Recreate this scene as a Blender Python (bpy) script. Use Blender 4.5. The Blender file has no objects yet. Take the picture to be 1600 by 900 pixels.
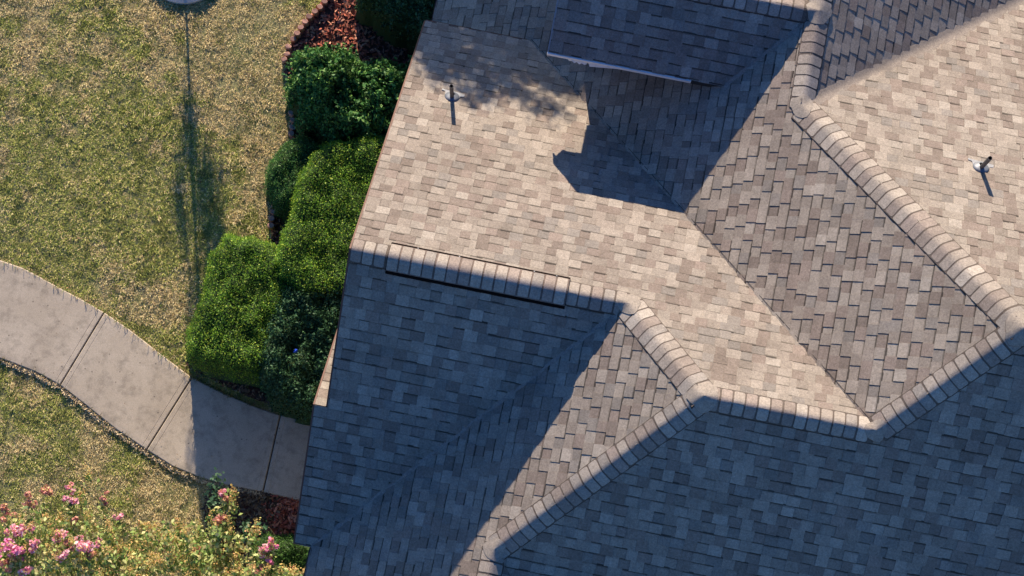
import bpy, math, random
import numpy as np
from mathutils import Vector, Matrix
random.seed(7); rng = np.random.default_rng(7)
SC = bpy.context.scene; COL = SC.collection

# ------------------------------------------------------------------ camera
H0 = 6.2                                   # height of the left gable's ridge above the lawn
CAM = np.array([2.5135, -4.7349, 22.9201 + H0]); W = (-0.2018, -0.005, -0.1985); FPX = 3111.0
def rodr(w):
    w = np.array(w); t = np.linalg.norm(w); k = w / t
    K = np.array([[0, -k[2], k[1]], [k[2], 0, -k[0]], [-k[1], k[0], 0]])
    return np.eye(3) + math.sin(t) * K + (1 - math.cos(t)) * K @ K
RC = rodr(W)                               # world -> camera
cd = bpy.data.cameras.new('camera'); cam = bpy.data.objects.new('camera', cd); COL.objects.link(cam)
M = Matrix([list(r) for r in RC.T]).to_4x4(); M.translation = Vector(CAM); cam.matrix_world = M
cd.sensor_width = 36; cd.lens = FPX / 1600 * 36; cd.clip_start = .5; cd.clip_end = 600
SC.camera = cam
# ------------------------------------------------------------------ light
SUN = Vector((.262, -.966, -.318)).normalized()      # direction the light travels
EL = math.asin(-SUN.z); AZ = math.atan2(-SUN.x, -SUN.y)
w = bpy.data.worlds.new('World'); SC.world = w; w.use_nodes = True
nt = w.node_tree; bg = nt.nodes['Background']; sky = nt.nodes.new('ShaderNodeTexSky')
sky.sky_type = 'NISHITA'; sky.sun_disc = False; sky.sun_elevation = EL; sky.sun_rotation = AZ
sky.air_density = 1.0; sky.dust_density = .2; sky.ozone_density = 3.5
hs = nt.nodes.new('ShaderNodeHueSaturation'); hs.inputs['Saturation'].default_value = 1.28; hs.inputs['Hue'].default_value = .515       # deep clear blue of a dry evening sky
nt.links.new(sky.outputs[0], hs.inputs['Color']); nt.links.new(hs.outputs[0], bg.inputs[0]); bg.inputs[1].default_value = .106
sl = bpy.data.lights.new('sun', 'SUN'); so = bpy.data.objects.new('sun', sl); COL.objects.link(so)
sl.energy = 5.0; sl.angle = math.radians(.55); sl.color = (1, .84, .655)
so.rotation_euler = SUN.to_track_quat('-Z', 'Y').to_euler(); so.location = (-5, 20, 20)
SC.view_settings.view_transform = 'Standard'; SC.view_settings.look = 'None'
SC.view_settings.exposure = .95; SC.view_settings.gamma = 1

# ------------------------------------------------------------------ helpers
WO = {}
A = np.array
def tag(o, label=None, cat=None, group=None, kind=None):
    for k, v in (('label', label), ('category', cat), ('group', group), ('kind', kind)):
        if v: o[k] = v
    return o
def thing(name, label, cat, loc, group=None):
    o = bpy.data.objects.new(name, None); COL.objects.link(o); o.location = loc; o.empty_display_size = .2
    WO[o.name] = np.array(loc, float); return tag(o, label, cat, group)
def link(name, me, mats, parent=None, origin=(0, 0, 0)):
    for m in (mats if isinstance(mats, (list, tuple)) else [mats]): me.materials.append(m)
    o = bpy.data.objects.new(name, me); COL.objects.link(o)
    WO[o.name] = np.array(origin, float)
    if parent is not None:
        o.parent = parent; o.location = Vector(np.array(origin, float) - WO[parent.name])
    else: o.location = Vector(origin)
    return o
def obj(name, V, F, mats, parent=None, origin=(0, 0, 0), mi=None, colors=None, smooth=False):
    V = np.asarray(V, float) - np.asarray(origin, float)
    me = bpy.data.meshes.new(name); me.from_pydata([tuple(v) for v in V], [], [tuple(f) for f in F])
    if mi is not None: me.polygons.foreach_set('material_index', mi)
    if colors is not None:
        a = me.color_attributes.new('Col', 'FLOAT_COLOR', 'POINT'); a.data.foreach_set('color', np.asarray(colors, np.float32).ravel())
    if smooth: me.polygons.foreach_set('use_smooth', [True] * len(me.polygons))
    return link(name, me, mats, parent, origin)
def fast(name, V, n, mats, parent=None, origin=(0, 0, 0), colors=None, F=None, smooth=False):
    """V (k*n,3): k separate n-gons (n = 3 or 4), or explicit faces F (m,n)."""
    V = np.asarray(V, np.float32) - np.asarray(origin, np.float32)
    if F is None: F = np.arange(len(V)).reshape(-1, n)
    me = bpy.data.meshes.new(name); me.vertices.add(len(V)); me.vertices.foreach_set('co', V.ravel())
    m = len(F); me.loops.add(m * n); me.loops.foreach_set('vertex_index', np.asarray(F, np.int32).ravel())
    me.polygons.add(m); me.polygons.foreach_set('loop_start', np.arange(0, m * n, n, dtype=np.int32))
    try: me.polygons.foreach_set('loop_total', np.full(m, n, np.int32))
    except Exception: pass
    me.update(calc_edges=True)
    if colors is not None:
        a = me.color_attributes.new('Col', 'FLOAT_COLOR', 'POINT'); a.data.foreach_set('color', np.asarray(colors, np.float32).ravel())
    if smooth: me.polygons.foreach_set('use_smooth', [True] * m)
    return link(name, me, mats, parent, origin)
def at(px, py, z=0.0):
    """survey helper: where the sight line through a point of the photograph meets height z"""
    d = RC.T @ np.array([(px - 800) / FPX, -(py - 450) / FPX, -1.0]); t = (z - CAM[2]) / d[2]
    return CAM + t * d
def proj(P):
    c = (np.asarray(P) - CAM) @ RC.T
    return np.stack([800 + FPX * c[..., 0] / -c[..., 2], 450 - FPX * c[..., 1] / -c[..., 2]], -1)
def inpoly(x, y, poly):
    x = np.asarray(x); y = np.asarray(y); r = np.zeros(x.shape, bool); p = np.asarray(poly)
    for i in range(len(p)):
        x0, y0 = p[i][:2]; x1, y1 = p[i - 1][:2]
        c = ((y0 > y) != (y1 > y)) & (x < (x1 - x0) * (y - y0) / ((y1 - y0) + 1e-12) + x0); r ^= c
    return r
def dpoly(x, y, poly):
    p = np.asarray(poly)[:, :2]; best = np.full(np.shape(x), 1e9)
    for i in range(len(p)):
        a = p[i - 1]; b = p[i]; ab = b - a; L = ab @ ab
        t = np.clip(((x - a[0]) * ab[0] + (y - a[1]) * ab[1]) / (L + 1e-12), 0, 1)
        best = np.minimum(best, np.hypot(x - a[0] - t * ab[0], y - a[1] - t * ab[1]))
    return best
class Noise:
    def __init__(s, scale, seed):
        s.g = np.random.default_rng(seed).random((64, 64)); s.s = scale
    def __call__(s, x, y):
        u = np.asarray(x) / s.s; v = np.asarray(y) / s.s; i = np.floor(u).astype(int); j = np.floor(v).astype(int)
        fu = u - i; fv = v - j; fu = fu * fu * (3 - 2 * fu); fv = fv * fv * (3 - 2 * fv); g = s.g
        a = g[i % 64, j % 64]; b = g[(i + 1) % 64, j % 64]; c = g[i % 64, (j + 1) % 64]; d = g[(i + 1) % 64, (j + 1) % 64]
        return (a * (1 - fu) + b * fu) * (1 - fv) + (c * (1 - fu) + d * fu) * fv
class MB:
    def __init__(s): s.V = []; s.F = []; s.C = []; s.mi = []
    def add(s, V, F, col=(1, 1, 1, 1), mi=0):
        b = len(s.V); s.V += [tuple(v) for v in V]; s.F += [tuple(i + b for i in f) for f in F]
        s.C += (col if isinstance(col, list) else [col] * len(V)); s.mi += (mi if isinstance(mi, list) else [mi] * len(F))
    def box(s, o, ax, ay, az, **k):
        o = np.array(o, float); ax, ay, az = map(lambda q: np.array(q, float), (ax, ay, az))
        V = [o, o + ax, o + ax + ay, o + ay, o + az, o + ax + az, o + ax + ay + az, o + ay + az]
        s.add(V, [(0, 3, 2, 1), (4, 5, 6, 7), (0, 1, 5, 4), (1, 2, 6, 5), (2, 3, 7, 6), (3, 0, 4, 7)], **k)
    def tube(s, pts, rad, n=8, cap=True, **k):
        pts = [np.array(p, float) for p in pts]; V = []; F = []
        for i, p in enumerate(pts):
            d = pts[min(i + 1, len(pts) - 1)] - pts[max(i - 1, 0)]; d /= np.linalg.norm(d) + 1e-9
            u = np.cross(d, (0, 0, 1) if abs(d[2]) < .9 else (1, 0, 0)); u /= np.linalg.norm(u); v = np.cross(d, u)
            r = rad[i] if hasattr(rad, '__len__') else rad
            V += [p + r * (math.cos(a) * u + math.sin(a) * v) for a in np.arange(n) * 2 * math.pi / n]
        for i in range(len(pts) - 1):
            F += [(i * n + j, i * n + (j + 1) % n, (i + 1) * n + (j + 1) % n, (i + 1) * n + j) for j in range(n)]
        if cap: F += [tuple(range(n))[::-1], tuple(range((len(pts) - 1) * n, len(pts) * n))]
        s.add(V, F, **k)
    def build(s, name, mats, parent=None, origin=(0, 0, 0), smooth=False, color=False):
        return obj(name, s.V, s.F, mats, parent, origin, mi=s.mi, colors=s.C if color else None, smooth=smooth)

# ------------------------------------------------------------------ materials
def newmat(name):
    m = bpy.data.materials.new(name); m.use_nodes = True; return m, m.node_tree, m.node_tree.nodes['Principled BSDF']
def nz(nt, scale, detail=4, rough=.6, vec=None):
    n = nt.nodes.new('ShaderNodeTexNoise'); n.inputs['Scale'].default_value = scale
    n.inputs['Detail'].default_value = detail; n.inputs['Roughness'].default_value = rough
    if vec is None:
        g = nt.nodes.get('GEO') or nt.nodes.new('ShaderNodeNewGeometry'); g.name = 'GEO'; vec = g.outputs['Position']
    nt.links.new(vec, n.inputs['Vector']); return n.outputs['Fac']
def ramp(nt, fac, stops):
    r = nt.nodes.new('ShaderNodeValToRGB'); e = r.color_ramp.elements
    while len(e) < len(stops): e.new(.5)
    for q, (p, c) in zip(e, stops): q.position = p; q.color = (*c, 1) if len(c) == 3 else c
    nt.links.new(fac, r.inputs[0]); return r.outputs[0]
def mix(nt, a, b, fac=1.0, mode='MULTIPLY'):
    n = nt.nodes.new('ShaderNodeMix'); n.data_type = 'RGBA'; n.blend_type = mode; n.clamp_factor = True
    for k, v in ((6, a), (7, b), (0, fac)):
        if hasattr(v, 'is_linked'): nt.links.new(v, n.inputs[k])
        else: n.inputs[k].default_value = v if k == 0 else ((*v, 1) if len(v) == 3 else v)
    return n.outputs[2]
def bump(nt, bsdf, h, strength=.3, dist=.01):
    b = nt.nodes.new('ShaderNodeBump'); b.inputs['Strength'].default_value = strength; b.inputs['Distance'].default_value = dist
    nt.links.new(h, b.inputs['Height']); nt.links.new(b.outputs[0], bsdf.inputs['Normal'])
g3 = lambda v: (v, v, v)
def attr_mat(name, rough=.6, grain=None, trans=0, spec=.3, bmp=None):
    m, nt, b = newmat(name); a = nt.nodes.new('ShaderNodeAttribute'); a.attribute_name = 'Col'; c = a.outputs['Color']
    if grain:
        for sc, lo, hi, det in grain: c = mix(nt, c, ramp(nt, nz(nt, sc, det), [(.3, g3(lo)), (.7, g3(hi))]))
    nt.links.new(c, b.inputs['Base Color']); b.inputs['Roughness'].default_value = rough; b.inputs['Specular IOR Level'].default_value = spec
    if bmp: bump(nt, b, nz(nt, bmp[0], 3), bmp[1], bmp[2])
    if trans:
        t = nt.nodes.new('ShaderNodeBsdfTranslucent'); nt.links.new(c, t.inputs[0]); x = nt.nodes.new('ShaderNodeMixShader')
        x.inputs[0].default_value = trans; nt.links.new(b.outputs[0], x.inputs[1]); nt.links.new(t.outputs[0], x.inputs[2])
        nt.links.new(x.outputs[0], nt.nodes['Material Output'].inputs[0])
    return m
def flat_mat(name, c, rough=.7, metal=0, grain=None, spec=.3, bmp=None):
    m, nt, b = newmat(name); b.inputs['Roughness'].default_value = rough; b.inputs['Metallic'].default_value = metal
    b.inputs['Specular IOR Level'].default_value = spec; col = None
    b.inputs['Base Color'].default_value = (*c, 1)
    if grain:
        col = (*c, 1)
        for sc, lo, hi, det in grain: col = mix(nt, col, ramp(nt, nz(nt, sc, det), [(.3, g3(lo)), (.7, g3(hi))]))
        nt.links.new(col, b.inputs['Base Color'])
    if bmp: bump(nt, b, nz(nt, bmp[0], 3), bmp[1], bmp[2])
    return m
GRAIN = [(170, .60, 1.36, 2), (38, .80, 1.18, 4), (7, .90, 1.08, 5), (1.1, .88, 1.08, 4)]
m_shing = attr_mat('asphalt_shingle', .93, GRAIN, spec=.15, bmp=(420, .5, .004))
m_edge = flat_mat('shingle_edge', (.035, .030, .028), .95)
m_deck = flat_mat('underlayment', (.03, .03, .03), .95)
m_fascia = flat_mat('brown_fascia', (.12, .05, .035), .6, grain=[(30, .8, 1.1, 3)])
m_white = flat_mat('white_trim', (.72, .72, .72), .5, grain=[(20, .88, 1.04, 3)])
m_vent = flat_mat('black_vent_plastic', (.007, .004, .004), .9, spec=.08)
m_metal = flat_mat('galvanised_flashing', (.27, .275, .29), .6, metal=.2, grain=[(25, .75, 1.1, 3)])
m_rubber = flat_mat('lead_boot', (.20, .215, .24), .5, metal=.3, grain=[(60, .8, 1.1, 3)])
m_pipe = flat_mat('dark_vent_pipe', (.10, .095, .095), .6, grain=[(60, .75, 1.2, 3)])
m_black = flat_mat('pipe_bore', (.003, .003, .003), .9)
def brick_mat():
    m, nt, b = newmat('wall_brick'); t = nt.nodes.new('ShaderNodeTexBrick'); t.inputs['Scale'].default_value = 2.2
    t.inputs['Color1'].default_value = (.28, .13, .09, 1); t.inputs['Color2'].default_value = (.22, .10, .07, 1); t.inputs['Mortar'].default_value = (.4, .37, .33, 1)
    tc = nt.nodes.new('ShaderNodeTexCoord'); mp = nt.nodes.new('ShaderNodeMapping'); mp.inputs['Rotation'].default_value = (math.pi / 2, 0, math.pi / 2)
    nt.links.new(tc.outputs['Object'], mp.inputs[0]); nt.links.new(mp.outputs[0], t.inputs[0]); nt.links.new(t.outputs[0], b.inputs[0]); b.inputs['Roughness'].default_value = .9
    return m
m_brick = brick_mat()
m_leaf = attr_mat('leaf', .55, None, trans=.38, spec=.35)
m_gloss = attr_mat('glossy_leaf', .55, None, trans=.15, spec=.22)
m_grass = attr_mat('grass_blade', .7, None, trans=.25, spec=.2)
m_petal = attr_mat('petal', .6, None, trans=.3, spec=.2)
m_chip = attr_mat('bark_chip', .85, [(120, .7, 1.2, 2)], spec=.2)
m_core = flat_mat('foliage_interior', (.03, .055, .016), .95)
m_bark = flat_mat('bark', (.13, .09, .06), .9, grain=[(30, .6, 1.3, 4)], bmp=(40, .6, .01))
m_block = attr_mat('clay_edging', .85, [(70, .75, 1.2, 3)], bmp=(90, .5, .005))
m_cring = flat_mat('pale_concrete_ring', (.50, .47, .44), .85, grain=[(60, .75, 1.1, 3)], bmp=(90, .4, .004))
m_blue = flat_mat('blue_plastic', (.02, .07, .55), .35)
def soil_mat(name, a, b_, sc=6):
    m, nt, b = newmat(name)
    c = mix(nt, ramp(nt, nz(nt, sc, 6), [(.35, a), (.65, b_)]), ramp(nt, nz(nt, 110, 3), [(.3, g3(.6)), (.7, g3(1.35))]))
    nt.links.new(c, b.inputs[0]); b.inputs['Roughness'].default_value = .95; bump(nt, b, nz(nt, 60, 4), .8, .02); return m
m_ground = soil_mat('lawn_soil', (.20, .21, .07), (.34, .30, .14), 1.4)
m_mulch = soil_mat('mulch_bed', (.055, .022, .016), (.11, .04, .026), 5)
def concrete():
    m, nt, b = newmat('concrete'); base = ramp(nt, nz(nt, 1.1, 6, .65), [(.3, (.40, .33, .24)), (.7, (.52, .44, .33))])
    c = mix(nt, base, ramp(nt, nz(nt, 95, 4, .75), [(.3, g3(.72)), (.7, g3(1.24))]))
    c = mix(nt, c, ramp(nt, nz(nt, 6, 8, .75), [(.34, g3(.72)), (.52, g3(1.04))]))
    v = nt.nodes.new('ShaderNodeTexVoronoi'); v.inputs['Scale'].default_value = 7.5; nt.links.new(nt.nodes['GEO'].outputs['Position'], v.inputs['Vector'])
    c = mix(nt, c, ramp(nt, v.outputs['Distance'], [(.05, g3(.35)), (.10, g3(1))]))
    nt.links.new(c, b.inputs[0]); b.inputs['Roughness'].default_value = .9; bump(nt, b, nz(nt, 220, 3), .35, .004); return m
m_conc = concrete()

# ------------------------------------------------------------------ house roof geometry
MX, MY, M6, M7, M3 = .7595, .7462, .7043, .7475, .7676
hB, xC, hD, hE, yF, hG = .7679, 6.274, 1.714, -.2494, 4.0999, -.7539
def Z(z): return z + H0
B0 = (3.31, 0); Bp = (3.31 + hB / M3, -hB / MY); Cp = (xC, Bp[1]); Dp = (xC + (hD - hB) / MX, Bp[1] + (hD - hB) / MY)
Ep = (Dp[0] - (hD - hE) / MX, Dp[1] + (hD - hE) / MY); Fp = (Ep[0], yF); Gp = (Bp[0] - (hB - hG) / M3, Bp[1] - (hB - hG) / MY)
zP1 = -2.9169; V1e = (Cp[0] - (hB - zP1) / MX, -zP1 / MY); zP0 = -2.5156; V0e = (B0[0] + zP0 / M3, zP0 / MY)
XR = -.0202; XW = -.1815; zW = -1.2943; YW = zW / MY; XQ = -.031; zE7 = -.9543; X7 = 1.7684
V7b = (Ep[0] - (hE - zE7) / MX, Fp[1] - (hE - zE7) / M7)
planes = {   # z = a*x + b*y + c
    'P1': (0, -MY, 0), 'P0': (0, MY, 0), 'P3': (M3, 0, -M3 * B0[0]), 'P4': (0, MY, hB - MY * Bp[1]),
    'P2': (MX, 0, hB - MX * Cp[0]), 'P5': (0, -MY, hD + MY * Dp[1]), 'P6': (-M6, 0, hE + M6 * Ep[0]),
    'P7': (0, M7, hE - M7 * yF), 'P7n': (0, -M7, hE + M7 * yF), 'P8': (-M3, 0, hG + M3 * Gp[0]), 'PW': (0, -MY, zW + MY * YW)}
def pz(p, x, y): a, b, c = planes[p]; return Z(a * x + b * y + c)
YN = 8.2; YS = -6.6; XE = 11.5
s5 = 3.4; V5e = (Ep[0] + s5 / M6, Ep[1] + s5 / MY)
s8 = 2.1; V8e = (Gp[0] + s8 / M3, Gp[1] - s8 / MY)
# convex pieces of every slope, plan coordinates
regions = {
    'P1': [[(XR, 0), (B0[0], 0), (V1e[0] + (3.91 - 0) * 0, V1e[1]), (XR, V1e[1])], None],
}
def split(poly):  # ear clipping into triangles
    P = [tuple(p) for p in poly]
    ar = sum(P[i - 1][0] * P[i][1] - P[i][0] * P[i - 1][1] for i in range(len(P)))
    if ar < 0: P = P[::-1]
    out = []
    cr = lambda a, b, c: (b[0] - a[0]) * (c[1] - a[1]) - (b[1] - a[1]) * (c[0] - a[0])
    while len(P) > 3:
        for i in range(len(P)):
            a, b, c = P[i - 1], P[i], P[(i + 1) % len(P)]
            if cr(a, b, c) <= 1e-9: continue
            if any(cr(a, b, q) > 1e-9 and cr(b, c, q) > 1e-9 and cr(c, a, q) > 1e-9 for q in P if q not in (a, b, c)): continue
            out.append([a, b, c]); P.pop(i); break
        else: break
    out.append(P); return out
def convex(poly):
    n = len(poly); s = []
    for i in range(n):
        a, b, c = poly[i - 2], poly[i - 1], poly[i]; s.append((b[0] - a[0]) * (c[1] - b[1]) - (b[1] - a[1]) * (c[0] - b[0]))
    return all(q > -1e-9 for q in s) or all(q < 1e-9 for q in s)
ov = .025   # the slope laid last laps over a valley by this much
slope_polys = {
    'P1': [(XR, 0), B0, Bp, (Cp[0] + ov, Cp[1]), (V1e[0] + ov, V1e[1]), (XR, V1e[1])],
    'P2': [Cp, Dp, Ep, Fp, (Ep[0], YN), (XQ, YN), (XQ, V1e[1] - .35), (V1e[0] - .1, V1e[1] - .35), (V1e[0], V1e[1])],
    'P5': [Dp, (XE, Dp[1]), (XE, V5e[1]), V5e, Ep],
    'P6': [Ep, V5e, (V5e[0], YN), (Ep[0], YN)],
    'P7': [(X7, yF), Fp, V7b, (X7, V7b[1])],
    'P7n': [(X7, yF), Fp, (2 * 0 + V7b[0], 2 * yF - V7b[1]), (X7, 2 * yF - V7b[1])],
    'P0': [(XR, 0), B0, V0e, (XW, V0e[1]), (XW, YW), (XR, YW)],
    'PW': [(XW, YW), (.25, YW), (.25, YW + 1.5), (XW, YW + 1.5)],
    'P3': [B0, Bp, Gp, (Gp[0], YS), (V0e[0] - .0, YS), V0e],
    'P8': [Gp, V8e, (V8e[0], YS), (Gp[0], YS)],
    'P4': [Bp, Cp, Dp, (XE, Dp[1]), (XE, YS + .9), (V8e[0], V8e[1]), Gp],
}
labels = {'P1': 'sunlit slope above the hedge, between the left ridge and the eave', 'P0': 'shaded lower left slope below the ridge vent',
          'P3': 'slope half in shade between two hips', 'P4': 'large slope in full blue shade at the bottom right',
          'P2': 'slope of long tabs between the valley and the long hip', 'P5': 'sunlit slope with a vent pipe at the right',
          'P6': 'dark slope raked by low sun at the top right', 'P7': 'shaded slope of the cross gable at the top',
          'P7n': 'far slope of the cross gable', 'P8': 'slope behind the short ridge at the bottom', 'PW': 'small sunlit slope peeking out below the rake'}
house = thing('house', 'large house seen from above with hipped and gabled roof of brown blended shingles', 'house', (3.3, 0, 0))

PAL = [((.285, .248, .208), .28), ((.245, .210, .176), .28), ((.198, .162, .136), .17), ((.222, .180, .152), .12), ((.215, .192, .168), .11), ((.312, .276, .234), .04)]
pw = np.array([p[1] for p in PAL]); pw /= pw.sum()
def tone(lo=.9, hi=1.1):
    c = np.array(PAL[rng.choice(len(PAL), p=pw)][0]); c = (c * .94 + A([.247, .208, .174]) * .06) * 1.06 * rng.uniform(lo, hi); return (*c, 1)
def clip(poly, a, b):            # keep the left side of a->b
    out = []; n = len(poly)
    side = [(b[0] - a[0]) * (p[1] - a[1]) - (b[1] - a[1]) * (p[0] - a[0]) for p in poly]
    for i in range(n):
        p, q, sp, sq = poly[i - 1], poly[i], side[i - 1], side[i]
        if (sp >= 0) != (sq >= 0):
            t = sp / (sp - sq); out.append((p[0] + t * (q[0] - p[0]), p[1] + t * (q[1] - p[1])))
        if sq >= 0: out.append(q)
    return out
EXP = .143
tabs = []                        # (slope, verts, faces, mi, colour, projected area)
decks = {}
for nm, poly in slope_polys.items():
    a_, b_, c_ = planes[nm]
    top = [(x, y, pz(nm, x, y) - .004) for x, y in poly]; n = len(top)
    V = top + [(x, y, z - .13) for x, y, z in top]
    ar = sum(poly[i - 1][0] * poly[i][1] - poly[i][0] * poly[i - 1][1] for i in range(n))
    tri = split(poly); idx = {tuple(p): i for i, p in enumerate(poly)}
    F = [tuple(idx[tuple(q)] for q in t) for t in tri]; F += [tuple(i + n for i in f[::-1]) for f in F]
    F += [((i, (i + 1) % n, (i + 1) % n + n, i + n) if ar < 0 else ((i + 1) % n, i, i + n, (i + 1) % n + n)) for i in range(n)]
    mi = [0] * (2 * len(tri)) + [1] * n
    cx = np.mean([p[0] for p in poly]); cy = np.mean([p[1] for p in poly])
    decks[nm] = obj('roof_slope', V, F, [m_deck, m_fascia], house, (cx, cy, pz(nm, cx, cy)), mi=mi if nm != 'P7' else None)
    decks[nm]['label'] = labels[nm]
    # slope frame
    grad = A([a_, b_]); g = np.linalg.norm(grad); up2 = grad / g; ac2 = A([up2[1], -up2[0]])
    cosp = 1 / math.sqrt(1 + g * g); N = A([-a_, -b_, 1]); N = N / np.linalg.norm(N)
    to2 = lambda p: (p[0] * ac2[0] + p[1] * ac2[1], (p[0] * up2[0] + p[1] * up2[1]) / cosp)
    pieces = [poly] if convex(poly) else tri
    P2d = []
    for pc in pieces:
        q = [to2(p) for p in pc]
        if sum(q[i - 1][0] * q[i][1] - q[i][0] * q[i - 1][1] for i in range(len(q))) < 0: q = q[::-1]
        P2d.append(q)
    allp = [p for q in P2d for p in q]
    a0, a1 = min(p[0] for p in allp), max(p[0] for p in allp); b0, b1 = min(p[1] for p in allp), max(p[1] for p in allp)
    nc = int((b1 - b0) / EXP) + 2
    prev = []
    for k in range(-1, nc):
        bb = b0 + k * EXP + .03; x = a0 - rng.uniform(0, .3); thick = rng.random() < .5; jog = rng.normal(0, .0012)
        nxt = []
        pat = [.152, .138, .165, .128, .148, .158, .135, .172]; kk = 0; x = a0 - 1.2 + ((k * .163) % 1.196) + rng.normal(0, .006); thick = True; lasttone = -1
        while x < a1:
            wd = pat[kk % 8] * rng.uniform(.95, 1.05); kk += 1
            if rng.random() < .05: wd *= rng.choice([.55, 1.5])
            if x + wd < a0: x += wd; thick = not thick; continue
            h = (.0160 if thick else .0095) * rng.uniform(.92, 1.08); col = tone()
            if abs(sum(col[:3]) - lasttone) < .05: col = tone()
            lasttone = sum(col[:3])
            if nm == 'P6': h *= .8
            if not thick: col = (*(np.array(col[:3]) * .97), 1)
            lift = rng.uniform(-.0012, .0012); h_up = (.0078 if nm != 'P6' else .004) if thick else .0015
            band = []
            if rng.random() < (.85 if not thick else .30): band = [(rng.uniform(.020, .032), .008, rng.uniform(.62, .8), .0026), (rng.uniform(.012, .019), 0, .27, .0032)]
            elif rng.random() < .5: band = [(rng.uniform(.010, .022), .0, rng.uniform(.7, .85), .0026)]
            quad = [(x, bb + jog), (x + wd, bb + jog + rng.normal(0, .0015)), (x + wd, bb + EXP + .012), (x, bb + EXP + .012)]
            for q in P2d:
                qq = quad
                for i in range(len(q)):
                    qq = clip(qq, q[i - 1], q[i])
                    if len(qq) < 3: break
                if len(qq) < 3: continue
                n = len(qq); Vt = []
                for (u, v) in qq:
                    t = min(max((v - bb) / (EXP + .012), 0), 1); hh = h + (h_up - h) * t + lift * (u - x) / wd * (1 - t)
                    xy = u * ac2 + v * cosp * up2
                    Vt.append(A([xy[0], xy[1], pz(nm, xy[0], xy[1])]) + N * (hh + .002))
                Vb = [v - N * .019 for v in Vt]
                Ft = [tuple(range(n))] + [(i, i + n, (i + 1) % n + n, (i + 1) % n) for i in range(n)]
                pr = proj(A(Vt)); ar2 = abs(sum(pr[i - 1][0] * pr[i][1] - pr[i][0] * pr[i - 1][1] for i in range(n))) / 2
                vis = (pr[:, 0] > 0).all() & (pr[:, 0] < 1600).all() & (pr[:, 1] > 0).all() & (pr[:, 1] < 900).all()
                if nm == 'P2' and X7 < Vt[0][0] < V7b[0] and Vt[0][1] > V7b[1] - .25: vis = False
                if nm in ('PW', 'P7n'): vis = False
                cols = [col] * (2 * n)
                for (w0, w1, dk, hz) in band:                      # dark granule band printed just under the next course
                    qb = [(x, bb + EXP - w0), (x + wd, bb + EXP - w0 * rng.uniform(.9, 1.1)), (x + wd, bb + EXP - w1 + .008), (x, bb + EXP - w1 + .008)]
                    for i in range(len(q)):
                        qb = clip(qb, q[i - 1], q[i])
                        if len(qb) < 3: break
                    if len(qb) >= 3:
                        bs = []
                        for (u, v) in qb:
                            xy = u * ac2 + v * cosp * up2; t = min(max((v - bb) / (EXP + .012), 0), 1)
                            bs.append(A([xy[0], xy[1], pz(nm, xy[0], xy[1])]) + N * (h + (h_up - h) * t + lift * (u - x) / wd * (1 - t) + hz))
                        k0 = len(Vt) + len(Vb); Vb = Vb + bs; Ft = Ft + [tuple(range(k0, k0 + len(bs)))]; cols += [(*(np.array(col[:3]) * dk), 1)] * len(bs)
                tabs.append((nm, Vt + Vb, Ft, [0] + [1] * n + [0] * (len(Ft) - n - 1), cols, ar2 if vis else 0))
            x += wd; nxt.append(x)
            thick = (not thick) if rng.random() < .97 else thick
        prev = nxt
order = sorted(range(len(tabs)), key=lambda i: -tabs[i][5]); single = set(order[:300])
field = MB()
for i, (nm, V, F, mi, col, ar) in enumerate(tabs):
    V = [tuple(v) for v in V]
    # outward orientation check of the top face
    a, b, c = A(V[0]), A(V[1]), A(V[2])
    if np.cross(b - a, c - b)[2] < 0: F = [f[::-1] for f in F]
    if i in single:
        obj('shingle', V, F, [m_shing, m_edge], decks[nm], np.mean(A(V), 0), mi=mi, colors=col)
    else: field.add(V, F, col, mi)
f = field.build('shingle_covering', [m_shing, m_edge], house, color=True); f['kind'] = 'stuff'

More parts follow.
